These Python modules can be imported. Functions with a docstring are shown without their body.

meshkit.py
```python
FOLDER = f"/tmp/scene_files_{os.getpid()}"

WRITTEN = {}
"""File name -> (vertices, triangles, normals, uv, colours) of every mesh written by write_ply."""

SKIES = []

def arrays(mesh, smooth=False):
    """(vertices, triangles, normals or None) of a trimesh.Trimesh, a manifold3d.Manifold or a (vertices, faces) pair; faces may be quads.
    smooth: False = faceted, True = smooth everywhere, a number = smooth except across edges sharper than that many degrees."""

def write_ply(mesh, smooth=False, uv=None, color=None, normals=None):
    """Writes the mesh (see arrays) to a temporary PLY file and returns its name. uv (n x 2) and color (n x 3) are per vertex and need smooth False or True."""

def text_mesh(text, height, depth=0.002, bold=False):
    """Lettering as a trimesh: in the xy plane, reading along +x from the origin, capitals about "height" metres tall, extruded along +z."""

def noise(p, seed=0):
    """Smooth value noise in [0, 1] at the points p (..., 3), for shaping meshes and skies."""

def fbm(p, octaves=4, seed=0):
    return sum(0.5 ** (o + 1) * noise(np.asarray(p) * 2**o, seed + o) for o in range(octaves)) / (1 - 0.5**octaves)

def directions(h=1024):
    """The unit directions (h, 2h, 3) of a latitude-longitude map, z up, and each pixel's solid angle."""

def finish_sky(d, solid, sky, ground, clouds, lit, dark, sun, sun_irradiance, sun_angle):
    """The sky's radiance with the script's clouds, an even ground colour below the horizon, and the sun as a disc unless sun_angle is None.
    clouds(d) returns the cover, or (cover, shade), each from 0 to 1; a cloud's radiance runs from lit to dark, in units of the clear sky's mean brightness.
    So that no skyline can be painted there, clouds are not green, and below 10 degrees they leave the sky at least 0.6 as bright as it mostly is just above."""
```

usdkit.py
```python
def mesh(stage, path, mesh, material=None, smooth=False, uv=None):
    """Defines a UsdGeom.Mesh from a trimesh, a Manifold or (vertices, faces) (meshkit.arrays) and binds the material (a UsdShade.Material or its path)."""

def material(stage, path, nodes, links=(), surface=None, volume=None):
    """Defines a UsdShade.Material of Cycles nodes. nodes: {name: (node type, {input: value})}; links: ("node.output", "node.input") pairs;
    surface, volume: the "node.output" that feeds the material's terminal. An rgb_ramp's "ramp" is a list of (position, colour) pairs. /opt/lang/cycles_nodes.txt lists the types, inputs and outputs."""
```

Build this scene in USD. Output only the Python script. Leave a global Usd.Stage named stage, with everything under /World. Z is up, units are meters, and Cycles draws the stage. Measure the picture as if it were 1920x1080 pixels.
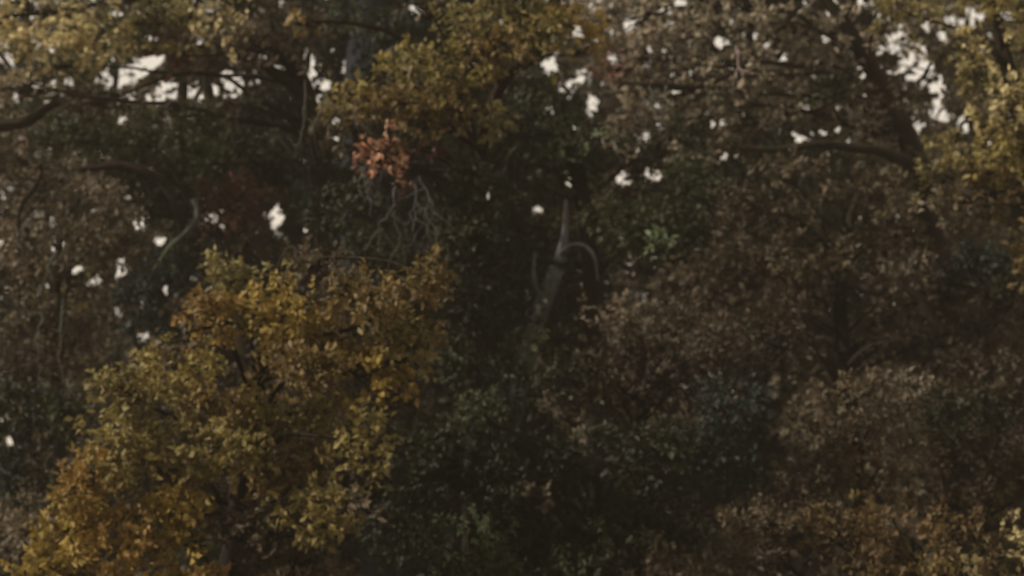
import math, random
import numpy as np
import usdkit, meshkit
from pxr import Usd, UsdGeom, UsdLux, UsdShade, Sdf, Gf

random.seed(7)
RNG = np.random.default_rng(11)
stage = Usd.Stage.CreateInMemory()
UsdGeom.SetStageUpAxis(stage, UsdGeom.Tokens.z)
UsdGeom.SetStageMetersPerUnit(stage, 1.0)
UsdGeom.Xform.Define(stage, '/World')
UsdGeom.Scope.Define(stage, '/World/Looks')

# ------------------------------------------------------------------ camera, sky, sun, exposure
EYE = np.array([0.0, 0.0, 3.5]); PITCH = math.radians(5.0); HALF = math.tan(math.radians(13.5))
cam = UsdGeom.Camera.Define(stage, '/World/camera')
cam.AddTranslateOp().Set(Gf.Vec3d(*EYE)); cam.AddRotateXOp().Set(90 + math.degrees(PITCH))
cam.CreateHorizontalApertureAttr(36.0); cam.CreateVerticalApertureAttr(20.25)
cam.CreateFocalLengthAttr(18.0 / HALF)
cam.CreateFStopAttr(3.0); cam.CreateFocusDistanceAttr(8.5)          # a long lens focused short: everything a little soft
cam.CreateClippingRangeAttr(Gf.Vec2f(0.1, 5000))
EXPOSURE = 0.32
cam.CreateExposureAttr(EXPOSURE)

SUN_EL, SUN_AZ = math.radians(34), math.radians(-108)              # azimuth of the direction to the sun, atan2(x, y)
dome = UsdLux.DomeLight.Define(stage, '/World/sky')
dome.GetPrim().SetCustomDataByKey('kind', 'structure')
skym = usdkit.material(stage, '/World/Looks/sky_air', {
    'tc': ('texture_coordinate', {}),
    'map': ('mapping', {'scale': (1.0, 1.0, 2.2)}),
    'sky': ('sky_texture', {'sky_type': 'single_scattering', 'sun_disc': False, 'sun_elevation': SUN_EL, 'sun_rotation': SUN_AZ, 'aerosol_density': 2.0}),
    'n': ('noise_texture', {'scale': 2.4, 'detail': 5.0, 'roughness': 0.55}),
    'xyz': ('separate_xyz', {}),
    'low': ('map_range', {'from_min': 0.12, 'from_max': 0.6, 'to_min': 0.97, 'to_max': 0.7, 'clamp': True}),
    'cov': ('map_range', {'from_min': 0.35, 'from_max': 0.7, 'to_min': 0.0, 'to_max': 0.7, 'clamp': True}),
    'top': ('math', {'math_type': 'maximum'}),
    'cl': ('rgb_ramp', {'ramp': [(0.3, (6.0, 5.2, 4.2)), (0.7, (7.8, 6.9, 5.7))]}),
    'mx': ('mix', {'mix_type': 'mix'}),
    'bg': ('background_shader', {'strength': 0.10}),
}, [('tc.generated', 'map.vector'), ('map.vector', 'n.vector'), ('n.fac', 'cl.fac'), ('n.fac', 'cov.value'), ('tc.generated', 'xyz.vector'), ('xyz.z', 'low.value'),
    ('low.result', 'top.value1'), ('cov.result', 'top.value2'), ('top.value', 'mx.fac'),
    ('sky.color', 'mx.color1'), ('cl.color', 'mx.color2'), ('mx.color', 'bg.color')], surface='bg.background')
UsdShade.MaterialBindingAPI.Apply(dome.GetPrim()).Bind(skym)
sun = UsdLux.DistantLight.Define(stage, '/World/sun')
sun.CreateIntensityAttr(1.2); sun.CreateAngleAttr(1.5); sun.CreateNormalizeAttr(True) if hasattr(sun, 'CreateNormalizeAttr') else None
sun.GetPrim().CreateAttribute('inputs:normalize', Sdf.ValueTypeNames.Bool).Set(True)
sun.CreateColorAttr(Gf.Vec3f(1.0, 0.9, 0.76))
sun.AddRotateZOp().Set(-math.degrees(SUN_AZ)); sun.AddRotateXOp().Set(math.degrees(SUN_EL) + 90 - 180)

R_ = np.array([1.0, 0, 0]); U_ = np.array([0, -math.sin(PITCH), math.cos(PITCH)]); F_ = np.array([0, math.cos(PITCH), math.sin(PITCH)])


def at(px, py, d):
    """The place seen at a spot of the 1920 x 1080 photograph, d metres into the wood."""
    return EYE + d * (F_ + (px - 960) / 960 * HALF * R_ + (540 - py) / 960 * HALF * U_)


def metres(px, d):
    return px / 960 * HALF * d


def ground_z(x, y):
    y = np.asarray(y, float); x = np.asarray(x, float)
    bank = 1.9 / (1 + np.exp((y - 6.5) / 1.6))
    rise = 0.012 * np.clip(y - 30, 0, 60)
    return bank + rise + 0.35 * (meshkit.noise(np.stack([x * 0.21, y * 0.21, 0 * x], -1), 3) - 0.5) * np.clip(np.hypot(x, y) / 6, 0.2, 1)


# ------------------------------------------------------------------ materials
def leaf_material(name, colours, pale=0.02, trans=0.35):
    ramp, k = [], len(colours)
    for i, c in enumerate(colours):
        ramp.append(((i + 0.5) / k * (1 - pale), c))
    ramp.append((1 - pale * 1.01, colours[-1]))
    if pale > 0:
        ramp.append((1 - pale * 0.99, (0.48, 0.43, 0.34)))
    return usdkit.material(stage, '/World/Looks/' + name, {
        'g': ('geometry', {}), 'r': ('rgb_ramp', {'ramp': ramp}),
        'n': ('noise_texture', {'scale': 1.5, 'detail': 4.0, 'roughness': 0.6}),
        'v': ('map_range', {'from_min': 0.3, 'from_max': 0.7, 'to_min': 0.45, 'to_max': 1.6, 'clamp': True}),
        'h': ('hsv', {}),
        'p': ('principled_bsdf', {'roughness': 0.62, 'specular_ior_level': 0.3}),
        't': ('translucent_bsdf', {}),
        'm': ('mix_closure', {'fac': trans}),
    }, [('g.random_per_island', 'r.fac'), ('g.position', 'n.vector'), ('n.fac', 'v.value'), ('r.color', 'h.color'), ('v.result', 'h.value'),
        ('h.color', 'p.base_color'), ('h.color', 't.color'), ('p.BSDF', 'm.closure1'), ('t.BSDF', 'm.closure2')], surface='m.closure')


PAL = {
    'gold': ([(0.2253, 0.1565, 0.0357), (0.3493, 0.232, 0.0476), (0.4282, 0.2899, 0.0593), (0.3042, 0.174, 0.0357), (0.4733, 0.3479, 0.1188)], 0.06),
    'goldolive': ([(0.1718, 0.1349, 0.0422), (0.27, 0.1993, 0.0543), (0.3437, 0.2345, 0.0723), (0.2087, 0.1406, 0.0422)], 0.06),
    'amber': ([(0.1278, 0.0865, 0.0282), (0.1917, 0.1328, 0.0394), (0.2449, 0.1731, 0.0564), (0.1597, 0.0981, 0.0339)], 0.05),
    'orange': ([(0.1916, 0.1179, 0.0318), (0.27, 0.1768, 0.0477), (0.2265, 0.1375, 0.0371), (0.3136, 0.2259, 0.0743)], 0.05),
    'russet': ([(0.4929, 0.2708, 0.1643), (0.6379, 0.4165, 0.2961), (0.348, 0.1771, 0.1152), (0.7247, 0.6248, 0.5922)], 0.12),
    'redbrown': ([(0.10, 0.045, 0.03), (0.14, 0.06, 0.04), (0.08, 0.045, 0.03)], 0.01),
    'olive': ([(0.14, 0.115, 0.0414), (0.2, 0.165, 0.0644), (0.26, 0.215, 0.092), (0.11, 0.09, 0.0368)], 0.06),
    'brown': ([(0.0692, 0.052, 0.0284), (0.0945, 0.0728, 0.0392), (0.051, 0.0383, 0.0209), (0.1237, 0.0995, 0.0574)], 0.045),
    'darkbrown': ([(0.0396, 0.0284, 0.0155), (0.0554, 0.0392, 0.0202), (0.0317, 0.0231, 0.0128), (0.0713, 0.0515, 0.0289)], 0.018),
    'grey': ([(0.1963, 0.1617, 0.1098), (0.2772, 0.231, 0.1591), (0.1386, 0.1155, 0.0768), (0.3696, 0.3177, 0.225)], 0.09),
    'pink': ([(0.1161, 0.0893, 0.058), (0.1519, 0.1176, 0.0763), (0.0893, 0.0686, 0.0442)], 0.04),
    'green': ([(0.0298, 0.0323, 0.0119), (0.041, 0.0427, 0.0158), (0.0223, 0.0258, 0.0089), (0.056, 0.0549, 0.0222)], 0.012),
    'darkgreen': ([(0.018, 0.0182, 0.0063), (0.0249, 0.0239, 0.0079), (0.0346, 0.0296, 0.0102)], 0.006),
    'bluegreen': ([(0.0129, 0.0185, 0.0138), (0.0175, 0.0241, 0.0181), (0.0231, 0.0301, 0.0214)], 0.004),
    'straw': ([(0.3875, 0.3203, 0.156), (0.5067, 0.4322, 0.2229), (0.2981, 0.246, 0.119), (0.626, 0.5365, 0.327)], 0.08),
    'ochre': ([(0.0692, 0.0434, 0.0152), (0.0977, 0.0632, 0.0207), (0.1302, 0.0869, 0.0311), (0.057, 0.0355, 0.0138)], 0.03),
    'palegreen': ([(0.11, 0.14, 0.07), (0.15, 0.18, 0.10), (0.08, 0.11, 0.055)], 0.03),
}
LEAF = {k: leaf_material('leaf_' + k, *v) for k, v in PAL.items()}


def bark_material(name, a, b):
    return usdkit.material(stage, '/World/Looks/' + name, {
        'tc': ('geometry', {}), 'map': ('mapping', {'scale': (1, 1, 0.25)}),
        'n': ('noise_texture', {'scale': 22.0, 'detail': 5.0, 'roughness': 0.65}), 'n2': ('noise_texture', {'scale': 1.5, 'detail': 2.0}),
        'r': ('rgb_ramp', {'ramp': [(0.3, a), (0.7, b)]}), 'mx': ('mix', {'mix_type': 'multiply', 'fac': 0.6}),
        'b': ('bump', {'strength': 0.7, 'distance': 0.02}), 'p': ('principled_bsdf', {'roughness': 0.95, 'specular_ior_level': 0.04}),
    }, [('tc.position', 'map.vector'), ('map.vector', 'n.vector'), ('tc.position', 'n2.vector'), ('n.fac', 'r.fac'), ('r.color', 'mx.color1'), ('n2.color', 'mx.color2'),
        ('mx.color', 'p.base_color'), ('n.fac', 'b.height'), ('b.normal', 'p.normal')], surface='p.BSDF')


BARK = {
    'dark': bark_material('bark_dark', (0.013, 0.0105, 0.0075), (0.032, 0.026, 0.018)),
    'blue': bark_material('bark_bluegrey', (0.012, 0.013, 0.014), (0.028, 0.031, 0.033)),
    'pale': bark_material('bark_pale', (0.20, 0.18, 0.14), (0.36, 0.32, 0.26)),
    'deadwood': bark_material('bark_deadwood', (0.05, 0.05, 0.043), (0.12, 0.12, 0.102)),
    'grey': bark_material('bark_grey', (0.07, 0.07, 0.058), (0.15, 0.148, 0.122)),
}
SOIL = usdkit.material(stage, '/World/Looks/forest_floor', {
    'g': ('geometry', {}), 'v': ('voronoi_texture', {'scale': 14.0}), 'n': ('noise_texture', {'scale': 0.8, 'detail': 6.0}),
    'r': ('rgb_ramp', {'ramp': [(0.0, (0.05, 0.035, 0.02)), (0.5, (0.10, 0.065, 0.035)), (1.0, (0.15, 0.10, 0.05))]}),
    'mx': ('mix', {'mix_type': 'multiply', 'fac': 0.7}), 'b': ('bump', {'strength': 0.6, 'distance': 0.03}),
    'p': ('principled_bsdf', {'roughness': 0.95, 'specular_ior_level': 0.15}),
}, [('g.position', 'v.vector'), ('g.position', 'n.vector'), ('v.color', 'r.fac'), ('r.color', 'mx.color1'), ('n.color', 'mx.color2'), ('mx.color', 'p.base_color'),
    ('v.distance', 'b.height'), ('b.normal', 'p.normal')], surface='p.BSDF')

# ------------------------------------------------------------------ prim helpers
COUNT = {}


def free_path(parent, name):
    n = COUNT.get((parent, name), 0); COUNT[(parent, name)] = n + 1
    return f'{parent}/{name}' + (f'_{n:03d}' if n else '')


def thing(name, label, category, loc, group=None):
    x = UsdGeom.Xform.Define(stage, free_path('/World', name)); x.AddTranslateOp().Set(Gf.Vec3d(*map(float, loc)))
    p = x.GetPrim(); p.SetCustomDataByKey('label', label); p.SetCustomDataByKey('category', category)
    if group: p.SetCustomDataByKey('group', group)
    return str(p.GetPath()), np.asarray(loc, float)


def part(parent, name, vf, mat, smooth=False, kind=None, label=None):
    path, loc = parent
    m = usdkit.mesh(stage, free_path(path, name), (vf[0] - loc, vf[1]), mat, smooth=smooth)
    if kind: m.GetPrim().SetCustomDataByKey('kind', kind)
    if label: m.GetPrim().SetCustomDataByKey('label', label)
    return (str(m.GetPath()), loc)


# ------------------------------------------------------------------ wood
def smooth_path(pts, n):
    pts = np.asarray(pts, float)
    if len(pts) == 2:
        t = np.linspace(0, 1, n)[:, None]; return pts[0] * (1 - t) + pts[1] * t
    p = np.vstack([2 * pts[0] - pts[1], pts, 2 * pts[-1] - pts[-2]])
    out = []
    m = max(2, int(math.ceil(n / (len(pts) - 1))))
    for i in range(len(pts) - 1):
        a, b, c, d = p[i:i + 4]
        t = np.linspace(0, 1, m, endpoint=False)[:, None]
        out.append(0.5 * (2 * b + (c - a) * t + (2 * a - 5 * b + 4 * c - d) * t ** 2 + (3 * b - a - 3 * c + d) * t ** 3))
    return np.vstack(out + [pts[-1:]])


def tube(pts, radii, sides=7, n=14, wob=0.0, seed=0):
    pts = np.asarray(pts, float)
    path = smooth_path(pts, n)
    r = np.interp(np.linspace(0, 1, len(path)), np.linspace(0, 1, len(radii)), radii)
    if wob:
        g = np.random.default_rng(seed)
        run = np.concatenate([[0], np.cumsum(np.linalg.norm(np.diff(path, axis=0), axis=1))])
        for wave in (1.1, 0.37):
            ph, am = g.uniform(0, 6.28, (2, 3)), wob * wave * 1.6
            path += am * np.sin(run[:, None] / wave * 2.2 + ph[0]) * np.cos(run[:, None] / wave + ph[1]) * np.minimum(1, np.arange(len(path)) / 3)[:, None]
    d = np.gradient(path, axis=0); d /= np.linalg.norm(d, axis=1, keepdims=True) + 1e-9
    ref = np.where(np.abs(d[:, 2:3]) > 0.9, [[1.0, 0, 0]], [[0, 0, 1.0]])
    a = np.cross(d, ref); a /= np.linalg.norm(a, axis=1, keepdims=True) + 1e-9
    b = np.cross(d, a)
    th = np.arange(sides) / sides * 2 * np.pi
    lump = 1 + 0.12 * np.sin(th * 2 + seed) + 0.08 * np.sin(3 * th + 1.7 * seed)
    v = (path[:, None] + (a[:, None] * np.cos(th)[None, :, None] + b[:, None] * np.sin(th)[None, :, None]) * (r[:, None] * lump[None])[..., None]).reshape(-1, 3)
    i = np.arange(len(path) - 1)[:, None] * sides; j = np.arange(sides)[None]; k = (j + 1) % sides
    f = np.vstack([np.stack([i + j, i + sides + j, i + k], -1).reshape(-1, 3), np.stack([i + k, i + sides + j, i + sides + k], -1).reshape(-1, 3)])
    e = (len(path) - 1) * sides
    cap = [[e + q, e + (q + 1) % sides, len(v)] for q in range(sides)]
    return np.vstack([v, path[-1:] + d[-1:] * r[-1]]), np.vstack([f, cap])


def bent(pts, r0, r1):
    """A kinked twig: straight pieces between the given points, four sided, tapering."""
    n = len(pts); return tube_straight(np.asarray(pts), np.linspace(r0, r1, n), 4)


def tube_straight(path, r, sides):
    d = np.gradient(path, axis=0); d /= np.linalg.norm(d, axis=1, keepdims=True) + 1e-9
    a = np.cross(d, [0.3, 1.0, 0.2]); a /= np.linalg.norm(a, axis=1, keepdims=True) + 1e-9
    b = np.cross(d, a); th = np.arange(sides) / sides * 2 * np.pi
    v = (path[:, None] + (a[:, None] * np.cos(th)[None, :, None] + b[:, None] * np.sin(th)[None, :, None]) * r[:, None, None]).reshape(-1, 3)
    i = np.arange(len(path) - 1)[:, None] * sides; j = np.arange(sides)[None]; k = (j + 1) % sides
    return v, np.vstack([np.stack([i + j, i + sides + j, i + k], -1).reshape(-1, 3), np.stack([i + k, i + sides + j, i + sides + k], -1).reshape(-1, 3)])


def join(parts):
    vs, fs, o = [], [], 0
    for v, f in parts:
        vs.append(v); fs.append(f + o); o += len(v)
    return np.vstack(vs), np.vstack(fs)


# ------------------------------------------------------------------ leaves
# openings through the wood where the bright sky is seen: (px, py, rx, ry, tilt in degrees, share of leaves kept)
OPEN = [
    (206, 150, 28, 15, -10, .0), (250, 134, 62, 17, -24, .02), (238, 152, 34, 12, -24, .05), (285, 118, 18, 12, -30, .05),
    (330, 160, 28, 18, 20, .12), (360, 182, 24, 9, 30, .15), (400, 172, 20, 16, 0, .08), (445, 165, 22, 18, 0, .15), (300, 175, 30, 12, -30, .2), (430, 145, 22, 14, 20, .2),
    (250, 182, 26, 7, -25, .25), (90, 163, 14, 14, 0, .2), (35, 182, 12, 9, 0, .2), (50, 35, 16, 14, 0, .3), (10, 112, 20, 8, 20, .3), (130, 155, 8, 6, 0, .2), (228, 225, 10, 9, 0, .25),
    (578, 108, 9, 20, -25, .15), (582, 140, 14, 10, 10, .15), (610, 158, 10, 9, 0, .1), (660, 119, 18, 7, 0, .1), (650, 140, 16, 9, 40, .2), (592, 193, 8, 8, 0, .2),
    (517, 405, 18, 22, 0, .12), (563, 431, 11, 7, 0, .2), (776, 20, 14, 6, 20, .2), (940, 38, 4, 4, 0, .4),
    (1028, 122, 20, 16, 30, .05), (1064, 165, 18, 12, -20, .1), (1095, 143, 14, 12, 0, .2), (1110, 200, 10, 20, 0, .2), (1085, 60, 10, 8, 0, .3), (1180, 45, 12, 12, 50, .2),
    (1170, 333, 20, 16, 0, .08), (1071, 343, 8, 8, 0, .1), (1092, 356, 7, 11, 0, .1), (915, 367, 9, 7, 0, .1), (1215, 326, 8, 8, 0, .15), (1232, 330, 7, 7, 0, .2), (1008, 393, 7, 5, 0, .2),
    (1303, 187, 10, 7, -20, .1), (1353, 78, 14, 11, 0, .1), (1375, 130, 12, 20, 20, .4), (1409, 70, 13, 14, 40, .15), (1278, 5, 12, 8, 0, .15), (1400, 15, 12, 7, 0, .15), (1466, 108, 9, 8, 0, .15),
    (1551, 72, 10, 7, 0, .15), (1561, 22, 11, 8, 0, .2), (1622, 6, 14, 9, 0, .1), (1355, 231, 8, 5, 0, .2), (1473, 247, 18, 6, 0, .2), (1500, 258, 14, 6, 20, .25), (1512, 206, 9, 6, 0, .2),
    (1680, 77, 18, 20, 10, .05), (1660, 92, 16, 10, 0, .25), (1716, 122, 20, 32, 0, .04), (1695, 125, 16, 20, 0, .3), (1738, 132, 12, 20, 30, .1), (1758, 168, 17, 26, 0, .03), (1755, 205, 24, 14, 0, .25),
    (1772, 219, 14, 7, 0, .1), (1808, 226, 12, 18, 0, .25), (1712, 240, 24, 10, 0, .35), (1832, 26, 16, 11, 20, .1), (1815, 42, 12, 8, 0, .15), (1787, 38, 14, 6, 0, .2), (1886, 29, 10, 8, 0, .2), (1766, 68, 6, 14, -30, .3),
    (215, 600, 14, 34, 5, .3), (176, 528, 17, 16, 0, .3), (210, 522, 9, 8, 0, .15), (228, 507, 9, 12, 0, .3), (312, 550, 12, 12, 0, .25), (268, 632, 9, 9, 0, .25), (25, 825, 13, 11, 0, .15), (8, 785, 7, 5, 0, .3),
    (108, 462, 9, 12, 20, .25), (208, 417, 8, 8, 0, .2), (260, 422, 10, 8, 30, .3), (300, 452, 9, 7, 0, .2), (398, 410, 13, 16, 0, .45), (62, 402, 10, 7, 0, .3), (142, 505, 7, 6, 0, .2), (95, 418, 8, 8, 0, .3),
    (1880, 520, 16, 10, 0, .8),
]
_g = np.random.default_rng(5)
for x0, x1, y0, y1, n in [(1110, 1680, 0, 300, 70), (0, 620, 0, 235, 48), (0, 430, 385, 640, 26), (540, 700, 90, 330, 14), (880, 1300, 120, 380, 22), (1640, 1910, 0, 110, 12), (1760, 1910, 110, 360, 8)]:
    for _ in range(int(n * 1.1)):
        OPEN.append((_g.uniform(x0, x1), _g.uniform(y0, y1), _g.uniform(1, 7), _g.uniform(1, 5), _g.uniform(-40, 40), _g.uniform(.15, .75)))


def seen_at(p):
    q = p - EYE
    d = q @ F_
    return 960 + (q @ R_) / d / HALF * 960, 540 - (q @ U_) / d / HALF * 960, d


def keep_leaves(p, rng, reach=1.0):
    x, y, _ = seen_at(p)
    keep = np.ones(len(p), bool)
    tuft = meshkit.noise(np.stack([x / 13, y / 10, 0 * x], -1), 8)
    j = 1.0 + 0.30 * (meshkit.noise(np.stack([x / 9, y / 9, 0 * x], -1), 5) - 0.5) * 2
    for ox, oy, rx, ry, tilt, k in OPEN:
        m = (np.abs(x - ox) < 120) & (np.abs(y - oy) < 90)
        if not m.any(): continue
        t = math.radians(tilt); dx, dy = x[m] - ox, y[m] - oy
        u, w = dx * math.cos(t) + dy * math.sin(t), -dx * math.sin(t) + dy * math.cos(t)
        q = np.sqrt((u / (rx * .95 + 5)) ** 2 + (w / (ry * .95 + 5)) ** 2) / (j[m] * reach)
        soft = np.clip((q - .6) / .7, 0, 1)
        kk = k ** 2.2; kk = kk + (1 - kk) * soft * soft * (3 - 2 * soft)
        kk = np.maximum(kk, np.where(tuft[m] > .66, .45, 0) if rx > 13 else 0)
        keep[np.nonzero(m)[0]] &= rng.random(len(q)) < kk
    return keep


def unit(a):
    return a / (np.linalg.norm(a, axis=-1, keepdims=True) + 1e-9)


def leaf_mesh(base, direction, normal, length, width, rng, fine=True):
    """Folded, slightly lopsided leaves, each an island of four (or two) triangles."""
    n = len(base)
    u = unit(direction); s = unit(np.cross(normal, u)); w = np.cross(u, s)
    L, W = length[:, None], width[:, None]
    a, b = rng.uniform(.35, .65, (n, 1)), rng.uniform(.35, .65, (n, 1))
    ca, cb = rng.uniform(.35, .6, (n, 1)), rng.uniform(.35, .6, (n, 1))
    droop = rng.uniform(-.05, .3, (n, 1)); fold = rng.uniform(.02, .2, (n, 1))
    tip = base + u * L - w * L * droop
    left = base + u * L * a + s * W * ca + w * W * fold; right = base + u * L * b - s * W * cb + w * W * fold
    if not fine:
        v = np.stack([base, left, tip, right], 1).reshape(-1, 3)
        f = np.array([[0, 1, 2], [0, 2, 3]])
        return v, (np.arange(n)[:, None, None] * 4 + f).reshape(-1, 3)
    mid = base + u * L * .55 - w * L * droop * .25
    v = np.stack([base, mid, tip, left, right], 1).reshape(-1, 3)
    f = np.array([[0, 3, 1], [3, 2, 1], [0, 1, 4], [1, 2, 4]])
    return v, (np.arange(n)[:, None, None] * 5 + f).reshape(-1, 3)


def spray_spots(c, rad, count, rng, rough=0.45, seed=0):
    """Twig ends spread through an uneven clump, thicker towards its outside."""
    p = unit(rng.normal(size=(count * 5, 3))) * (rng.random((count * 5, 1)) ** 0.42)
    edge = 1 - rough * meshkit.fbm(unit(p) * 2.1 + c * 0.7 + seed, 3, seed)
    hole = meshkit.fbm((p * rad + c) * 2.3, 2, seed + 9)
    ok = (np.linalg.norm(p, axis=1) < edge * 1.18) & (hole > rng.uniform(.36, .56, len(p)))
    keep = np.nonzero(ok)[0][:count]
    return (c + p * rad)[keep], p[keep]


def spray_leaves(spots, out, per, leaf, rng, up=0.35):
    n = len(spots)
    axis = unit(out * 0.8 + rng.normal(0, .55, (n, 3)) + [0, 0, up * .5])
    ext = leaf * rng.uniform(1.0, 2.4, (n, 1))
    ax = np.repeat(axis, per, 0); sp = np.repeat(spots, per, 0)
    t = rng.random((n * per, 1)) ** .6
    base = sp + ax * np.repeat(ext, per, 0) * t + rng.normal(0, .25, (n * per, 3)) * leaf
    d = unit(ax * .55 + rng.normal(0, .7, (n * per, 3)) - [0, 0, .12])
    nm = unit(rng.normal(0, .55, (n * per, 3)) + ax * .35 + [0, 0, up])
    ln = leaf * rng.uniform(.5, 1.5, n * per)
    return base, d, nm, ln, ln * rng.uniform(.45, .75, n * per)


def foliage(c, rad, pal, dens, leaf, rng, seed, fine=True, per=8, carve=True):
    area = math.pi * (rad[0] * rad[2])
    count = max(5, int(dens * area / (leaf * leaf * .30 * per)))
    spots, out = spray_spots(c, rad, count, rng, seed=seed)
    if len(spots) == 0: return None, spots
    base, d, nm, ln, wd = spray_leaves(spots, out, per, leaf, rng)
    if carve:
        k = keep_leaves(base + d * ln[:, None] * .5, rng)
        base, d, nm, ln, wd = base[k], d[k], nm[k], ln[k], wd[k]
    if len(base) == 0: return None, spots
    return leaf_mesh(base, d, nm, ln, wd, rng, fine), spots


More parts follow.
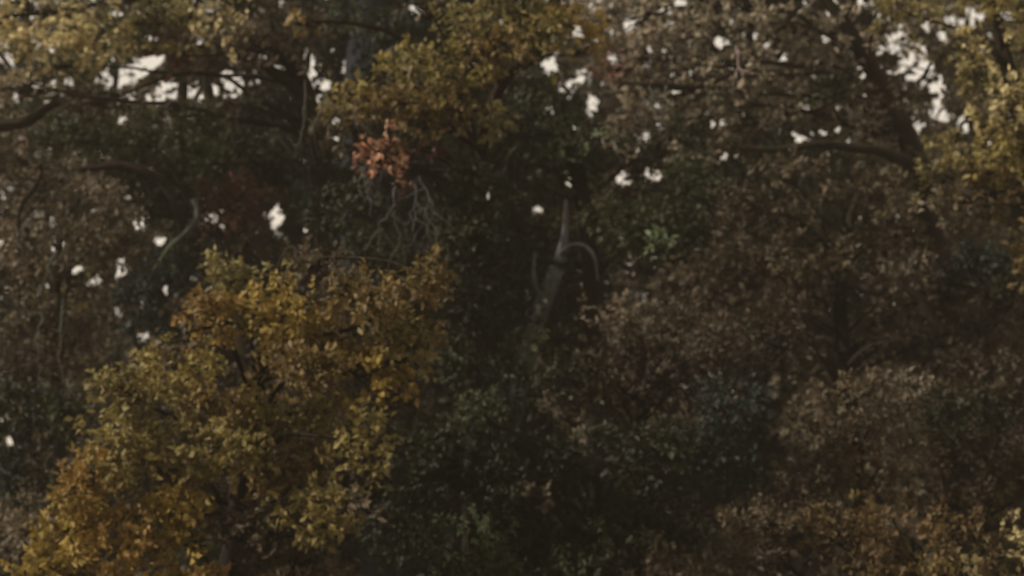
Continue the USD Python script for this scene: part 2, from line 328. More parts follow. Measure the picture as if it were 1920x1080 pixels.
def tree(name, label, category, trunk, radii, clumps, depth, bark='dark', leaf=0.078, dens=2.2, fine=True, sprays=0, twigs=(), limbs=(), group=None, spread=.5, seed=1, base_px=None):
    """trunk: spots (px, py, d) from below the frame upward, set down on the ground first. clumps: (px, py, rx, ry, palette[, density[, depth shift]])."""
    rng = np.random.default_rng(seed)
    pts = [at(*p) for p in trunk]
    b = pts[0].copy(); b[2] = float(ground_z(b[0], b[1])) - .08
    pts = [b] + pts
    root = thing(name, label, category, b, group)
    part(root, 'trunk', tube(pts, [radii[0] * 1.25] + list(radii), 10, 26, .012 * radii[0] / .1, seed), BARK[bark], smooth=60)
    tp = smooth_path(pts, 60)
    left = sprays
    for i, (px, py, rx, ry, pal, *more) in enumerate(clumps):
        de = dens * (more[0] if more else 1.0); dz = more[1] if len(more) > 1 else float(rng.uniform(-spread, spread))
        d = depth + dz
        c = at(px, py, d); rad = np.array([metres(rx, d), metres((rx + ry) * .42, d), metres(ry, d)])
        mesh, spots = foliage(c, rad, pal, de, leaf, rng, seed * 31 + i, fine)
        # the limb that carries it
        low = tp[:, 2] < c[2] - .15
        cand = tp[low] if low.sum() > 4 else tp
        k = np.argmin(np.linalg.norm(cand - c + [0, 0, .6], axis=1)); st = cand[k]
        span = np.linalg.norm(c - st); midp = (st + c) / 2 + [0, 0, rng.uniform(-.02, .2) * span] + rng.normal(0, .05 + .05 * span, 3)
        rr = min(.034, .010 + .010 * np.linalg.norm(c - st))
        wood = [tube([st, midp, c], [rr, rr * .7, rr * .35], 6, 14, .035, seed + i)]
        if len(spots):
            for q in spots[rng.permutation(len(spots))[:min(9, len(spots))]]:
                m2 = (c + q) / 2 + rng.normal(0, .05, 3)
                wood.append(tube([c * .75 + midp * .25, m2, q], [rr * .35, rr * .22, .003], 4, 5, .004, seed + i))
        limb = part(root, 'limb', join(wood), BARK[bark], smooth=60)
        if mesh is None: continue
        v, f = mesh
        per_leaf = 5 if fine else 4; tri = 4 if fine else 2
        nl = len(v) // per_leaf
        share = int(min(left, sprays / max(1, len(clumps)) + 1)) if sprays else 0
        if share and fine:
            # the twig ends nearest the viewer hang loose from the mass, each a spray of its own
            mids = v.reshape(nl, 5, 3)[:, 1]
            dist = (mids - EYE) @ F_
            seeds = mids[np.argsort(dist)[:int(nl * .45)]]
            seeds = seeds[rng.permutation(len(seeds))[:share]]
            d2 = np.linalg.norm(mids[:, None] - seeds[None], axis=2)
            own = d2.argmin(1); near = d2.min(1) < leaf * 1.15
            V = v.reshape(nl, 5, 3)
            for s in range(len(seeds)):
                m = np.nonzero(near & (own == s))[0]
                if len(m) < 4:
                    near[m] = False; continue
                vv = V[m].reshape(-1, 3); ff = f.reshape(nl, 4, 3)[0][None] + np.arange(len(m))[:, None, None] * 5
                hub = seeds[s]; nv = len(vv)
                vv = np.vstack([vv, hub[None], hub[None] + [[0, 0, .006]]])
                stem = np.stack([np.arange(len(m)) * 5, np.full(len(m), nv), np.full(len(m), nv + 1)], -1)
                part(root, 'leaf_spray', (vv, np.vstack([ff.reshape(-1, 3), stem])), LEAF[pal]); left -= 1
            rest = np.nonzero(~near)[0]
            v = V[rest].reshape(-1, 3); f = (f.reshape(nl, 4, 3)[0][None] + np.arange(len(rest))[:, None, None] * 5).reshape(-1, 3)
        if len(v): part(limb, 'foliage', (v, f), LEAF[pal], kind='stuff')
    for path, rads, bk in limbs:
        part(root, 'limb', tube([at(*p) for p in path], rads, 8, 26, .03, seed + len(path)), BARK[bk], smooth=60)
    for path, r, bk in twigs:
        pp = smooth_path([at(x, y, dd) for x, y, dd in path], 11)
        pp[1:] += rng.normal(0, .013, (len(pp) - 1, 3))
        w = [bent(pp, r, r * .3)]
        for q in range(4):
            i0 = rng.integers(2, len(pp) - 1); e = pp[i0].copy(); side = [e.copy()]
            go = rng.normal(0, .03, 3) + [0, 0, -.045]
            for _ in range(4):
                e = e + go + rng.normal(0, .02, 3); side.append(e.copy())
            w.append(bent(np.array(side), r * .5, r * .15))
        part(root, 'twig', join(w), BARK[bk])
    return root


# ------------------------------------------------------------------ the ground
def ground():
    xs = np.concatenate([[-900, -400, -180, -90], np.linspace(-50, 50, 81), [90, 180, 400, 900]])
    ys = np.concatenate([[-300, -90, -30], np.linspace(-12, 90, 86), [130, 220, 450, 1200]])
    X, Y = np.meshgrid(xs, ys); Z = ground_z(X, Y)
    v = np.stack([X, Y, Z], -1).reshape(-1, 3); nx = len(xs)
    i, j = np.meshgrid(np.arange(len(ys) - 1), np.arange(nx - 1), indexing='ij'); a = (i * nx + j).ravel()
    f = np.vstack([np.stack([a, a + 1, a + nx + 1], -1), np.stack([a, a + nx + 1, a + nx], -1)])
    usdkit.mesh(stage, '/World/ground', (v, f), SOIL, smooth=True).GetPrim().SetCustomDataByKey('kind', 'structure')


ground()

# ------------------------------------------------------------------ the trees behind, from the far rows forward
def back_tree(px, d, height, width, pals, label, seed, name='oak_tree', category='tree', low=.6, dens=2.0, n=16, leaf=0.120, group=None):
    rng = np.random.default_rng(seed)
    x, y = (at(px, 540, d))[:2]
    b = np.array([x, y, float(ground_z(x, y)) - .08])
    root = thing(name, label, category, b, group)
    lean = rng.normal(0, .35, 2)
    pts = [b, b + [lean[0] * .3, lean[1] * .3, height * .35], b + [lean[0], lean[1], height * .7], b + [lean[0] * 1.6, lean[1] * 1.4, height * .97]]
    part(root, 'trunk', tube(pts, [.26, .2, .12, .03], 9, 20, .02, seed), BARK['dark'], smooth=60)
    tp = smooth_path(pts, 40)
    meshes = {}
    for i in range(n):
        h = low + (height - low) * ((i + rng.random()) / n)
        prof = math.sin(math.pi * min(1, .18 + .82 * (h / height)) ** .9) ** .6 if h / height > .3 else .85
        ang = i * 2.4 + rng.uniform(-.4, .4); rr = width * prof * rng.uniform(.25, .85)
        k = np.argmin(np.abs(tp[:, 2] - b[2] - h))
        c = tp[k] + [math.cos(ang) * rr, math.sin(ang) * rr * .8, rng.uniform(-.2, .3)]
        r = rng.uniform(.75, 1.25)
        rad = np.array([r * width * .55, r * width * .5, r * width * .42])
        pal = pals[rng.integers(len(pals))]
        m, spots = foliage(c, rad, pal, dens, leaf, rng, seed * 17 + i, fine=False, per=8)
        s = tp[max(0, k - 4)]
        wood = [tube([s, (s + c) / 2 + [0, 0, .15], c], [.05, .035, .015], 5, 7, .02, i)]
        for q in spots[:5]: wood.append(tube([c, (c + q) / 2 + rng.normal(0, .06, 3), q], [.014, .01, .005], 4, 4, .005, i))
        limb = part(root, 'limb', join(wood), BARK['dark'], smooth=60)
        if m is not None: part(limb, 'foliage', m, LEAF[pal], kind='stuff')


def wood_behind():
    rows = [
        # px, d, height, width, palettes, label, low, density
        (60, 37, 13.5, 2.5, ['green', 'olive', 'brown'], 'mixed olive and brown tree behind the long bright gap at upper left', .5, 1.9),
        (330, 35, 12.0, 2.5, ['green', 'darkbrown', 'brown'], 'dark brown tree rising behind the dark evergreen at the left', .5, 1.9),
        (560, 38, 13.0, 2.4, ['darkgreen', 'darkbrown', 'bluegreen'], 'dim tree behind the purple black hollow left of the hanging twigs', .5, 2.2),
        (800, 36, 13.5, 2.5, ['darkgreen', 'bluegreen', 'green'], 'dark evergreen deep behind the amber oak branches at the top', .5, 2.6),
        (1010, 39, 13.0, 2.5, ['darkgreen', 'green', 'olive'], 'dark leafy tree deep behind the pale leaning dead trunk', .5, 2.4),
        (1230, 36, 13.0, 2.5, ['darkgreen', 'brown', 'grey'], 'grey brown tree behind the small bright gaps right of centre', .5, 2.0),
        (1450, 38, 13.0, 2.5, ['darkbrown', 'brown', 'grey'], 'dull brown tree behind the long dark level limb', .5, 2.0),
        (1660, 36, 12.0, 2.4, ['darkbrown', 'grey', 'brown'], 'dull brown tree directly below the bright gap at upper right', .5, 2.0),
        (1880, 38, 13.0, 2.5, ['olive', 'darkbrown', 'goldolive'], 'olive tree deep behind the yellowish oak on the right edge', .5, 2.0),
        (-60, 50, 15, 3.2, ['brown', 'olive'], 'far olive brown tree showing at the extreme left edge of the wood', .5, 1.7),
        (200, 52, 14.5, 3.2, ['brown', 'green', 'olive'], 'far tree whose crown shows below the long bright gap', .5, 1.7),
        (440, 50, 14.5, 3.2, ['darkbrown', 'brown'], 'far brown tree around the speckled gaps at upper left', .5, 1.7),
        (690, 53, 15, 3.2, ['bluegreen', 'darkgreen'], 'far blue green tree around the dark trunk at the top', .5, 2.0),
        (930, 51, 15, 3.2, ['green', 'darkgreen', 'olive'], 'far dark green tree above the middle of the wood', .5, 2.0),
        (1160, 52, 15, 3.2, ['grey', 'brown'], 'far greyish tree above the small white gaps in the middle', .5, 1.7),
        (1390, 50, 15, 3.2, ['grey', 'brown', 'olive'], 'far grey tree whose thin crown is full of light specks', .5, 1.5),
        (1620, 52, 15, 3.2, ['grey', 'brown'], 'far grey brown tree left of the bright gap at upper right', .5, 1.5),
        (1850, 51, 15, 3.2, ['olive', 'goldolive', 'brown'], 'far yellowish tree right of the bright gap at upper right', .5, 1.6),
        (2040, 49, 15, 3.2, ['olive', 'brown'], 'far olive tree showing at the extreme right edge of the wood', .5, 1.7),
    ]
    for i, (px, d, h, w, pals, label, low, dens) in enumerate(rows):
        back_tree(px, d, h, w, pals, label, 300 + i, low=low, dens=dens, n=22 if d < 45 else 24)


wood_behind()


# low growth on the wood's floor, a mass nobody could count
def undergrowth():
    rng = np.random.default_rng(77)
    out = []
    for row, (d, h) in enumerate([(31, 1.5), (43, 1.8), (58, 3.2)]):
        for x in np.arange(-d * .42, d * .42, 1.5):
            y = d + rng.uniform(-1.5, 1.5); c = np.array([x + rng.uniform(-.4, .4), y, float(ground_z(x, y)) + h * .45])
            m, _ = foliage(c, np.array([1.25, .9, h * .62]), None, 2.2, .14, rng, row * 100 + int(x * 7) + 500, fine=False)
            if m is not None: out.append(m)
    m = usdkit.mesh(stage, '/World/undergrowth', join(out), LEAF['darkgreen'])
    p = m.GetPrim(); p.SetCustomDataByKey('kind', 'stuff'); p.SetCustomDataByKey('category', 'undergrowth')
    p.SetCustomDataByKey('label', 'dark green undergrowth on the floor of the wood behind the bushes')


undergrowth()

# the faint haze in the air between the trees
hz = usdkit.material(stage, '/World/Looks/haze_air', {'v': ('principled_volume', {'color': (0.88, 0.79, 0.62), 'density': 0.0007, 'anisotropy': 0.2})}, [], volume='v.volume')
x0, x1, y0, y1, z0, z1 = -60.0, 60.0, -15.0, 75.0, -1.6, 19.0
hv = np.array([[x, y, z] for x in (x0, x1) for y in (y0, y1) for z in (z0, z1)])
hf = np.array([[0, 1, 3], [0, 3, 2], [4, 6, 7], [4, 7, 5], [0, 4, 5], [0, 5, 1], [2, 3, 7], [2, 7, 6], [0, 2, 6], [0, 6, 4], [1, 5, 7], [1, 7, 3]])
usdkit.mesh(stage, '/World/haze', (hv, hf), hz).GetPrim().SetCustomDataByKey('kind', 'stuff')
stage.GetPrimAtPath('/World/haze').SetCustomDataByKey('label', 'faint pale haze hanging in the air through the wood')
stage.GetPrimAtPath('/World/haze').SetCustomDataByKey('category', 'haze')

# ------------------------------------------------------------------ the trees one can tell apart
tree('oak_tree', 'dark oak with a thick arching limb and brown olive leaves at upper left', 'tree',
     [(640, 1180, 26.8), (628, 700, 26.8), (612, 400, 26.8), (580, 210, 26.5), (540, 115, 26.3), (450, 40, 26.2), (330, -120, 26.2)], [.22, .2, .18, .15, .11, .07, .03],
     [(50, 35, 100, 55, 'straw'), (170, 60, 95, 55, 'straw'), (285, 45, 90, 50, 'olive'), (400, 40, 80, 55, 'straw', .8), (430, 50, 60, 38, 'grey'), (520, 35, 80, 55, 'brown'), (590, 85, 60, 42, 'brown'),
      (100, 120, 100, 40, 'straw', .8), (40, 165, 70, 38, 'grey'), (330, 100, 70, 30, 'redbrown'), (490, 90, 50, 30, 'darkbrown'), (170, 190, 70, 24, 'darkbrown'), (420, 195, 50, 20, 'brown'), (310, 205, 60, 24, 'darkbrown'),
      (120, -60, 120, 50, 'straw', .7), (420, -60, 120, 50, 'olive', .7), (-60, 60, 60, 90, 'straw', .7), (600, -50, 90, 40, 'brown', .7)],
     25.5, leaf=0.092, dens=2.0, seed=21,
     limbs=[([(574, 200, 26.4), (545, 150, 26.2), (470, 110, 26), (400, 105, 25.9)], [.08, .07, .05, .02], 'dark')],
     twigs=[([(384, -20, 24.5), (386, 10, 24.5), (384, 34, 24.5)], .014, 'pale'), ([(408, -20, 24.5), (412, 14, 24.5), (420, 26, 24.5)], .012, 'pale')])

tree('evergreen_tree', 'dark green evergreen at the left with a black curved branch and pale forked limb', 'tree',
     [(480, 1180, 28.2), (470, 700, 28.2), (440, 420, 28), (400, 250, 28), (380, 120, 28)], [.18, .17, .14, .1, .04],
     [(150, 265, 110, 55, 'green'), (280, 255, 110, 55, 'green'), (420, 240, 100, 65, 'green'), (500, 300, 70, 60, 'darkgreen'), (400, 320, 80, 55, 'green'), (250, 315, 80, 40, 'darkgreen'), (60, 265, 70, 40, 'pink'),
      (490, 215, 60, 40, 'darkgreen'), (430, 390, 70, 60, 'redbrown'), (320, 400, 60, 60, 'darkgreen'), (300, 520, 90, 60, 'bluegreen'), (270, 600, 80, 80, 'bluegreen'), (450, 450, 70, 45, 'brown'), (350, 490, 60, 40, 'darkgreen')],
     27.0, leaf=0.078, dens=2.3, seed=22,
     limbs=[([(-20, 238, 26), (50, 222, 26), (95, 196, 26), (135, 192, 26)], [.09, .08, .06, .03], 'dark'),
            ([(140, 318, 25.8), (230, 318, 25.8), (305, 338, 25.8), (342, 390, 25.8), (350, 440, 25.8)], [.04, .06, .065, .06, .04], 'dark'),
            ([(362, 372, 25.5), (360, 412, 25.5), (340, 445, 25.5), (312, 472, 25.5), (290, 505, 25.5)], [.025, .035, .03, .03, .012], 'deadwood')])

tree('shrub', 'tall grey brown shrub at the left edge with thin hanging twigs', 'shrub',
     [(110, 1150, 24.5), (110, 800, 24.4), (105, 600, 24.2), (115, 420, 24.2)], [.09, .08, .06, .03],
     [(55, 375, 80, 60, 'brown'), (150, 420, 95, 70, 'brown'), (192, 348, 40, 20, 'pink'), (50, 470, 75, 60, 'pink'), (130, 515, 90, 50, 'brown'), (235, 445, 75, 60, 'brown'), (50, 590, 80, 65, 'brown'),
      (140, 640, 75, 65, 'brown'), (40, 690, 60, 60, 'darkbrown'), (-60, 520, 80, 160, 'brown'), (110, 330, 60, 30, 'brown')],
     23.6, leaf=0.069, dens=2.0, seed=23,
     limbs=[([(75, 310, 23), (62, 345, 23), (35, 390, 23), (30, 430, 23)], [.02, .03, .03, .02], 'dark')],
     twigs=[([(78, 585, 22.6), (70, 640, 22.6), (74, 690, 22.6), (84, 742, 22.6)], .011, 'grey'), ([(120, 560, 22.6), (112, 640, 22.6), (113, 690, 22.6), (122, 745, 22.6)], .010, 'grey'),
            ([(108, 470, 22.6), (92, 500, 22.6), (74, 560, 22.6)], .010, 'grey'), ([(66, 402, 22.6), (45, 425, 22.6), (42, 450, 22.6)], .009, 'grey')])

tree('evergreen_bush', 'dark green bush at the lower left edge beside the golden oak', 'bush',
     [(40, 1180, 21.5), (40, 1000, 21.5), (40, 850, 21.4)], [.06, .05, .03],
     [(50, 780, 80, 60, 'darkgreen'), (140, 770, 60, 50, 'green'), (30, 880, 60, 70, 'bluegreen'), (40, 990, 60, 80, 'pink', .8), (-50, 850, 70, 120, 'darkgreen'), (100, 860, 50, 50, 'darkbrown')],
     21.3, leaf=0.065, dens=2.3, seed=24)

tree('oak_tree', 'thick dark blue grey trunk rising left of the amber leaves at the top', 'tree',
     [(650, 1180, 32), (668, 500, 32), (682, 200, 32), (690, 60, 32), (700, -200, 32), (705, -600, 32)], [.42, .36, .30, .28, .24, .16],
     [(640, 20, 40, 40, 'bluegreen', .5), (765, 60, 40, 50, 'bluegreen'), (735, 10, 40, 30, 'darkgreen'), (660, -90, 90, 50, 'bluegreen'), (800, -60, 70, 50, 'darkgreen'), (600, 350, 60, 80, 'bluegreen', .6), (690, 420, 70, 70, 'darkgreen', .8), (700, 180, 80, 60, 'darkbrown'),
      (700, 130, 50, 50, 'bluegreen', 1, -5), (680, 250, 50, 60, 'darkgreen', 1, -6), (640, 330, 60, 60, 'darkgreen', 1, -6), (700, 380, 60, 60, 'darkgreen', 1, -6), (640, 30, 34, 40, 'green', 1, -4), (725, 40, 26, 44, 'darkgreen', 1, -4)],
     32.0, bark='blue', leaf=0.101, dens=2.3, seed=25)

tree('oak_tree', 'amber oak across the top middle with orange red leaves above thin hanging twigs', 'tree',
     [(880, 1180, 23.2), (890, 800, 23.2), (895, 500, 23.1), (900, 300, 22.8), (930, 180, 22.6), (1000, 90, 22.4), (1060, 20, 22.3)], [.13, .12, .11, .09, .07, .05, .02],
     [(1080, 45, 65, 38, 'gold'), (1000, 70, 62, 42, 'goldolive'), (925, 95, 70, 45, 'amber'), (835, 130, 75, 48, 'goldolive'), (760, 115, 45, 34, 'goldolive'), (785, 180, 80, 48, 'goldolive'), (695, 195, 75, 45, 'amber'),
      (640, 235, 60, 45, 'brown'), (722, 265, 46, 32, 'russet', .9), (730, 305, 34, 28, 'russet', .8), (690, 300, 40, 30, 'redbrown', .7), (855, 195, 65, 42, 'amber'), (905, 225, 50, 32, 'olive'), (1088, 100, 50, 34, 'gold'), (640, 185, 45, 35, 'goldolive'), (780, 240, 60, 36, 'amber'),
      (800, 320, 60, 40, 'redbrown', .8), (560, 50, 20, 20, 'amber', .6), (860, 40, 75, 35, 'olive'), (790, 20, 40, 25, 'brown'), (950, 15, 70, 30, 'olive'), (960, -60, 100, 40, 'goldolive', .7)],
     21.8, leaf=0.078, dens=2.2, sprays=280, seed=26, spread=.45,
     twigs=[([(742, 350, 20.8), (733, 390, 20.8), (708, 430, 20.8), (686, 468, 20.8)], 0.0095, 'grey'), ([(733, 392, 20.8), (742, 420, 20.8), (750, 450, 20.8)], 0.008, 'grey'),
            ([(778, 345, 20.8), (779, 400, 20.8), (776, 430, 20.8), (768, 462, 20.8)], 0.008, 'grey'), ([(786, 330, 20.8), (805, 370, 20.8), (812, 430, 20.8), (826, 482, 20.8)], 0.0095, 'grey'),
            ([(800, 380, 20.8), (803, 420, 20.8), (806, 455, 20.8)], 0.007, 'grey'), ([(688, 322, 20.8), (690, 360, 20.8), (694, 405, 20.8)], 0.008, 'grey'), ([(684, 312, 20.8), (674, 335, 20.8), (672, 362, 20.8)], .009, 'grey'),
            ([(672, 313, 20.8), (700, 315, 20.8), (726, 328, 20.8)], 0.008, 'grey'), ([(572, 150, 21), (572, 210, 21), (562, 262, 21), (548, 300, 21)], 0.007, 'grey'), ([(612, 170, 21), (600, 215, 21), (570, 250, 21)], 0.008, 'grey'),
            ([(663, 205, 21), (664, 228, 21), (672, 243, 21)], 0.0095, 'grey')])

tree('evergreen_tree', 'dark green evergreen filling the middle of the wood below the amber leaves', 'tree',
     [(1130, 1180, 26.8), (1120, 800, 26.8), (1110, 500, 26.6), (1080, 300, 26.4), (1060, 180, 26.2)], [.17, .16, .13, .1, .04],
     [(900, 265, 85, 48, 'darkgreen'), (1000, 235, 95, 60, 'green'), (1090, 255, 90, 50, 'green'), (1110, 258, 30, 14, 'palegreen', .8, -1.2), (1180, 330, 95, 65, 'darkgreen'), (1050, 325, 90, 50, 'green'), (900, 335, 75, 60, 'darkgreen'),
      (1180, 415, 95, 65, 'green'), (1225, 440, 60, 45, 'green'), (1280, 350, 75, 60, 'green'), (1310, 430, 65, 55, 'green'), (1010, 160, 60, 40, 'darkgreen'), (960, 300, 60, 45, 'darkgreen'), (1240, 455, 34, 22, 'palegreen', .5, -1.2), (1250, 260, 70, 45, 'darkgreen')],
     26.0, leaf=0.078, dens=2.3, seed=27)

tree('evergreen_tree', 'black green evergreen in deep shade left of the pale leaning dead trunk', 'tree',
     [(850, 1180, 27.5), (850, 800, 27.5), (860, 500, 27.3), (870, 380, 27.2)], [.15, .14, .1, .04],
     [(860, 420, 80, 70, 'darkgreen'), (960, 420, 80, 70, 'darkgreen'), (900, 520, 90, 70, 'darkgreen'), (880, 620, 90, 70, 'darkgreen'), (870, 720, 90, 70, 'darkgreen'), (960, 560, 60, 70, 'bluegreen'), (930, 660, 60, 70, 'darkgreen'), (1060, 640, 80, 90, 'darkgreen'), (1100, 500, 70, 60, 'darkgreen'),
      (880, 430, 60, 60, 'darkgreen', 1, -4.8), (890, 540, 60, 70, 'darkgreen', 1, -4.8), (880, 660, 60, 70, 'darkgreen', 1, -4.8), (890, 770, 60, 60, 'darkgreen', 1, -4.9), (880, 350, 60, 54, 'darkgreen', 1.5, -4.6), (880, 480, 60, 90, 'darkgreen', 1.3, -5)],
     27.0, leaf=0.084, dens=2.4, seed=28)

tree('shrub', 'dim brown shrub in the shade directly behind the golden yellow oak', 'shrub',
     [(600, 1180, 21.6), (600, 900, 21.6), (610, 650, 21.5), (630, 480, 21.4)], [.08, .07, .05, .02],
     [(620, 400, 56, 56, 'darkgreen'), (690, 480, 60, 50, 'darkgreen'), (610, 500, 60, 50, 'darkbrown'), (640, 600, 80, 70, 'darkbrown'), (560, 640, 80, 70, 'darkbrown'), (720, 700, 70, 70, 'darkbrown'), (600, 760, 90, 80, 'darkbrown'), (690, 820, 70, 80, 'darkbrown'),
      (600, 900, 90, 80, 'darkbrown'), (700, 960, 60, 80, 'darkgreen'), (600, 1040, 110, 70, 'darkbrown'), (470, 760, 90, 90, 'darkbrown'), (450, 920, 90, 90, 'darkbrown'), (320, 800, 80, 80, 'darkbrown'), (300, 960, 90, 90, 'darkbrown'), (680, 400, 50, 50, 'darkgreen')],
     21.2, leaf=0.074, dens=2.3, seed=41)

# the dead trunk
dead = tree('dead_tree', 'pale grey leaning dead trunk forked near its top, in the middle of the wood', 'dead tree',
     [(925, 1150, 22.6), (930, 900, 22.5), (960, 770, 22.4), (985, 690, 22.3), (1010, 610, 22.2), (1032, 545, 22.1), (1050, 490, 22), (1057, 440, 22), (1060, 372, 22)], [.12, .11, .10, .09, .085, .08, .065, .035, .018],
     [(985, 650, 40, 40, 'darkgreen', .7, -.5), (955, 740, 50, 44, 'darkgreen', .8, -.5), (1010, 590, 26, 26, 'darkgreen', .5, -.4), (1050, 700, 40, 34, 'darkgreen', .7, -.5), (930, 830, 60, 44, 'darkgreen', .8, -.5)], 22, bark='deadwood', seed=29,
     limbs=[([(1048, 492, 22), (1068, 466, 21.9), (1095, 464, 21.8), (1114, 486, 21.7), (1119, 530, 21.7)], [.045, .034, .028, .022, .008], 'deadwood'),
            ([(1020, 575, 22.1), (1010, 520, 22.2), (1008, 470, 22.4)], [.03, .025, .01], 'deadwood')])

tree('oak_tree', 'thin grey brown oak across the upper right carrying a long dark level limb', 'tree',
     [(1790, 1180, 27.8), (1790, 700, 27.8), (1768, 500, 27.6), (1745, 420, 27.4), (1728, 340, 27.2), (1690, 230, 27.2), (1600, 80, 27.2), (1500, -80, 27.2)], [.22, .2, .17, .15, .14, .12, .09, .04],
     [(1180, 35, 80, 50, 'grey'), (1200, 115, 75, 50, 'pink'), (1150, 130, 40, 34, 'redbrown'), (1290, 60, 90, 55, 'grey'), (1250, 170, 75, 45, 'brown'), (1380, 45, 85, 50, 'grey'), (1350, 145, 95, 50, 'grey'), (1480, 60, 85, 55, 'grey'),
      (1450, 150, 85, 55, 'grey'), (1560, 80, 85, 55, 'grey'), (1565, 160, 65, 38, 'green'), (1640, 195, 55, 45, 'darkbrown'), (1500, 215, 90, 38, 'grey'), (1380, 235, 90, 38, 'brown'), (1610, 245, 80, 34, 'grey'), (1650, 40, 60, 40, 'grey'),
      (1230, 250, 60, 45, 'brown'), (1350, -60, 140, 40, 'grey', .6), (1600, -60, 140, 40, 'grey', .6), (1700, 290, 50, 36, 'brown')],
     26.8, leaf=0.088, dens=1.6, seed=30,
     limbs=[([(1728, 320, 27), (1690, 292, 26.4), (1620, 278, 26.2), (1530, 270, 26), (1440, 276, 25.9), (1400, 268, 25.9)], [.08, .07, .055, .045, .035, .015], 'dark'),
            ([(1500, 10, 27), (1400, 120, 26.4), (1330, 155, 26.2), (1240, 165, 26.1), (1150, 160, 26.1)], [.035, .035, .035, .03, .012], 'dark'),
            ([(1745, 120, 25.6), (1733, 142, 25.6), (1722, 158, 25.6)], [.02, .02, .012], 'dark')],
     twigs=[([(1380, 85, 25), (1385, 115, 25), (1380, 135, 25), (1368, 150, 25)], .016, 'pale'), ([(1218, 160, 25), (1222, 190, 25), (1232, 215, 25)], .012, 'grey'), ([(1250, 160, 25), (1248, 195, 25), (1238, 220, 25)], .012, 'grey')])

tree('oak_tree', 'yellowish olive oak on the right edge beside the bright gap', 'tree',
     [(2010, 1180, 23.6), (2010, 700, 23.6), (1985, 420, 23.4), (1930, 250, 23.2), (1880, 100, 23.2), (1850, -50, 23.2)], [.18, .16, .13, .1, .07, .03],
     [(1855, 90, 75, 50, 'straw'), (1880, 195, 65, 60, 'straw'), (1835, 270, 55, 45, 'goldolive'), (1890, 300, 60, 65, 'goldolive'), (1785, 275, 40, 32, 'olive'), (1755, 335, 36, 40, 'olive', .7), (1690, 25, 75, 34, 'olive'), (1880, 30, 50, 34, 'goldolive'),
      (1850, 365, 60, 50, 'ochre', .9), (1898, 435, 34, 36, 'pink'), (1835, 140, 50, 40, 'olive'), (1800, 380, 40, 40, 'brown'), (1760, 395, 26, 26, 'grey', .6), (1970, 200, 50, 150, 'goldolive'), (1850, -60, 120, 40, 'olive', .7), (1980, 480, 80, 90, 'amber')],
     22.8, leaf=0.078, dens=2.0, seed=31,
     limbs=[([(1985, 420, 23.2), (1940, 236, 22.9), (1890, 228, 22.7), (1840, 240, 22.6)], [.05, .05, .04, .02], 'dark')])

tree('oak_tree', 'brown leaved oak at the right with a dark V shaped fork among its lower branches', 'tree',
     [(1590, 1180, 25.4), (1590, 850, 25.4), (1590, 700, 25.2), (1582, 640, 25.1), (1575, 540, 25.1), (1600, 400, 25), (1620, 330, 25)], [.17, .16, .14, .1, .08, .05, .02],
     [(1640, 370, 62, 46, 'brown'), (1545, 400, 62, 42, 'brown'), (1480, 330, 70, 46, 'brown', .9), (1590, 335, 62, 40, 'brown'), (1450, 430, 70, 50, 'darkbrown'), (1515, 470, 70, 42, 'brown'), (1610, 470, 60, 44, 'brown'), (1700, 520, 62, 46, 'pink'),
      (1690, 440, 50, 44, 'darkbrown'), (1780, 560, 75, 40, 'darkbrown'), (1845, 600, 80, 48, 'brown'), (1880, 560, 50, 40, 'darkbrown'), (1390, 390, 65, 50, 'darkbrown'), (1375, 500, 80, 52, 'darkbrown'), (1420, 585, 50, 30, 'brown'), (1830, 690, 90, 60, 'darkbrown'),
      (1780, 640, 80, 50, 'darkbrown'), (1500, 560, 60, 40, 'darkbrown'), (1590, 560, 50, 44, 'darkbrown', .7), (1640, 600, 60, 40, 'darkbrown', .7), (1340, 580, 80, 50, 'darkbrown'), (1765, 690, 60, 60, 'darkbrown', 1, -2.2), (1650, 650, 44, 30, 'darkbrown', .9, -1.2)],
     24.6, leaf=0.084, dens=2.0, seed=32,
     limbs=[([(1590, 720, 24.4), (1555, 668, 24.2), (1525, 628, 24.1), (1494, 582, 24)], [.1, .085, .07, .03], 'dark'), ([(1592, 715, 24.4), (1625, 665, 24.2), (1668, 640, 24), (1700, 632, 24)], [.08, .06, .04, .02], 'dark'),
            ([(1770, 620, 24), (1740, 570, 24), (1705, 535, 24), (1690, 515, 24)], [.05, .05, .04, .02], 'dark')])

tree('evergreen_bush', 'small dark blue green bush showing at the right edge below the yellowish oak', 'bush',
     [(1850, 1180, 25.5), (1850, 800, 25.5), (1850, 520, 25.5)], [.07, .05, .02],
     [(1850, 495, 52, 40, 'bluegreen'), (1900, 530, 30, 24, 'green'), (1800, 500, 40, 34, 'bluegreen')], 24.2, leaf=0.069, dens=2.6, seed=33, spread=.2)

tree('shrub', 'low brown shrub with pinkish leaf tips right of the pale leaning dead trunk', 'shrub',
     [(1200, 1150, 21.9), (1200, 900, 21.9), (1200, 720, 21.8), (1210, 620, 21.8)], [.08, .07, .05, .02],
     [(1130, 580, 62, 32, 'pink'), (1180, 600, 60, 36, 'brown'), (1190, 660, 85, 48, 'darkbrown'), (1270, 620, 80, 50, 'darkbrown'), (1100, 710, 72, 44, 'darkbrown'), (1110, 745, 60, 34, 'brown', .7), (1190, 760, 85, 50, 'darkbrown'), (1060, 780, 55, 40, 'darkbrown'), (1330, 660, 85, 55, 'darkbrown'),
      (1420, 670, 80, 55, 'darkbrown'), (1260, 720, 80, 50, 'darkbrown'), (1480, 640, 60, 50, 'darkbrown'), (1040, 700, 40, 40, 'darkgreen')],
     21.5, leaf=0.065, dens=2.1, seed=34)

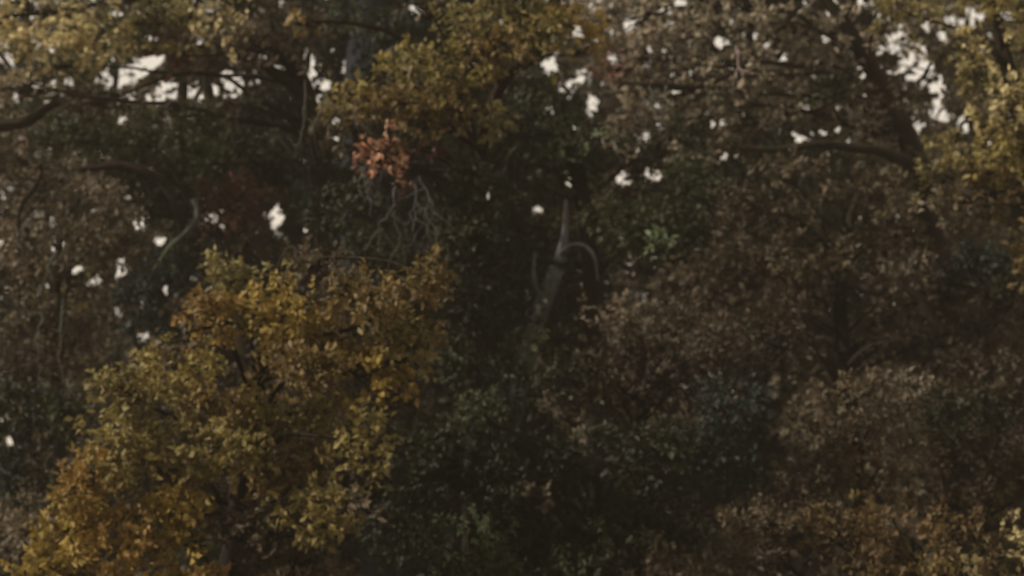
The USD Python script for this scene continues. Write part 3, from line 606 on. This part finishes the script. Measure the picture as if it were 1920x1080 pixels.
tree('evergreen_bush', 'broad black green bush along the bottom middle, its right side bluish', 'bush',
     [(1120, 1200, 21), (1120, 1000, 21), (1130, 880, 21)], [.08, .06, .03],
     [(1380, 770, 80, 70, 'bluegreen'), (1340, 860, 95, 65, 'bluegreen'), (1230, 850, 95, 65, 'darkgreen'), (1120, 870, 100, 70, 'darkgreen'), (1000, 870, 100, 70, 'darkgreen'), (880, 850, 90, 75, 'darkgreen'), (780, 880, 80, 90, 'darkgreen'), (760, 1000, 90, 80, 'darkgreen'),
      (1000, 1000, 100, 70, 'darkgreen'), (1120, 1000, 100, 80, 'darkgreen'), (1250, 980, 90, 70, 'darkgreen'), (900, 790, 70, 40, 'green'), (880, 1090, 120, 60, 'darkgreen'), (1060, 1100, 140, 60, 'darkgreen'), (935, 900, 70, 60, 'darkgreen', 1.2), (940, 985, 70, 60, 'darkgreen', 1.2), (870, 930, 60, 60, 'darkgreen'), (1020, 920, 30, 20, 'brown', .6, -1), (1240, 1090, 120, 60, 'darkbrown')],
     20.6, leaf=0.061, dens=2.4, seed=35)

tree('shrub', 'rounded olive brown bush in the lower right below the dark V shaped fork', 'bush',
     [(1610, 1180, 20.9), (1610, 1000, 20.9), (1610, 850, 20.8)], [.07, .06, .03],
     [(1610, 735, 95, 44, 'brown'), (1530, 785, 70, 55, 'brown'), (1685, 755, 55, 50, 'brown'), (1600, 830, 95, 65, 'brown'), (1690, 850, 60, 60, 'brown', .8), (1540, 890, 70, 55, 'brown'), (1480, 930, 60, 44, 'brown'), (1640, 915, 80, 44, 'ochre', .8), (1720, 720, 36, 30, 'grey', .7)],
     20.5, leaf=0.065, dens=1.9, seed=36)

tree('shrub', 'near black leafy bush at the right edge beside the rounded olive brown bush', 'bush',
     [(1850, 1180, 22), (1850, 1000, 22), (1850, 850, 22)], [.07, .06, .03],
     [(1850, 790, 90, 60, 'darkgreen'), (1780, 850, 70, 60, 'darkbrown'), (1870, 870, 80, 60, 'darkbrown'), (1790, 940, 80, 50, 'darkbrown'), (1900, 720, 60, 50, 'darkbrown'), (1960, 860, 80, 140, 'darkbrown'), (1750, 790, 50, 50, 'darkgreen')],
     21.8, leaf=0.069, dens=2.3, seed=37)

tree('oak_sapling', 'low amber leaved oak sapling across the bottom right corner', 'sapling',
     [(1700, 1250, 18.8), (1700, 1120, 18.8), (1710, 1010, 18.7)], [.06, .05, .02],
     [(1560, 1010, 105, 50, 'ochre'), (1680, 1000, 90, 55, 'ochre'), (1820, 1000, 90, 50, 'ochre'), (1790, 1062, 44, 26, 'straw'), (1905, 1025, 28, 55, 'straw', .7), (1420, 985, 80, 44, 'brown'), (1660, 945, 60, 28, 'ochre', .8), (1440, 1070, 110, 44, 'darkbrown'), (1600, 1080, 110, 44, 'ochre'), (1740, 1100, 100, 44, 'amber'), (1880, 1100, 90, 44, 'ochre'), (1560, 950, 44, 26, 'amber', .7)],
     18.4, leaf=0.065, dens=1.9, seed=38)

tree('evergreen_bush', 'small pale green bush at the bottom middle beside the golden oak', 'bush',
     [(885, 1200, 18.8), (885, 1100, 18.8), (885, 1010, 18.7)], [.04, .03, .015],
     [(880, 985, 40, 24, 'palegreen'), (835, 1068, 40, 22, 'palegreen', .7), (930, 1010, 36, 30, 'green'), (890, 1040, 60, 36, 'green'), (820, 1010, 40, 36, 'green'), (940, 1075, 50, 30, 'green')],
     18.4, leaf=0.055, dens=2.0, seed=39, spread=.25)

tree('oak_tree', 'large golden yellow oak crown in the lower left foreground', 'tree',
     [(420, 1300, 18.6), (430, 1100, 18.6), (450, 900, 18.5), (480, 700, 18.4), (520, 560, 18.3)], [.16, .15, .12, .08, .03],
     [(520, 590, 115, 69, 'gold'), (395, 595, 66, 50, 'orange'), (470, 520, 99, 38, 'olive'), (590, 505, 66, 26, 'brown'), (650, 535, 82, 38, 'brown'), (785, 525, 55, 40, 'amber'), (730, 600, 60, 53, 'brown'), (690, 700, 82, 51, 'gold'),
      (565, 690, 93, 56, 'amber'), (625, 770, 82, 56, 'goldolive'), (335, 700, 93, 61, 'goldolive'), (225, 740, 77, 53, 'goldolive'), (240, 850, 104, 67, 'goldolive'), (165, 900, 66, 67, 'orange'), (125, 1000, 77, 84, 'gold'), (250, 1010, 93, 67, 'orange'),
      (345, 955, 55, 100, 'gold'), (420, 840, 93, 61, 'goldolive'), (520, 870, 93, 67, 'amber'), (600, 950, 88, 61, 'goldolive'), (655, 960, 55, 44, 'pink', .8), (470, 1000, 88, 67, 'darkbrown'), (560, 1060, 99, 49, 'brown'), (90, 1080, 77, 44, 'gold'),
      (470, 780, 77, 51, 'goldolive'), (680, 830, 55, 67, 'goldolive', .8), (400, 760, 66, 44, 'amber'), (300, 1130, 220, 78, 'orange'), (560, 1150, 176, 78, 'brown'), (760, 740, 33, 49, 'brown', .7), (330, 640, 33, 33, 'brown', .7), (740, 660, 55, 40, 'gold'), (775, 590, 55, 60, 'amber', 1.1), (700, 555, 75, 50, 'amber'), (760, 670, 50, 50, 'goldolive', 1.1), (640, 640, 70, 60, 'amber')],
     17.7, leaf=0.069, dens=2.9, sprays=300, seed=40, spread=.55)
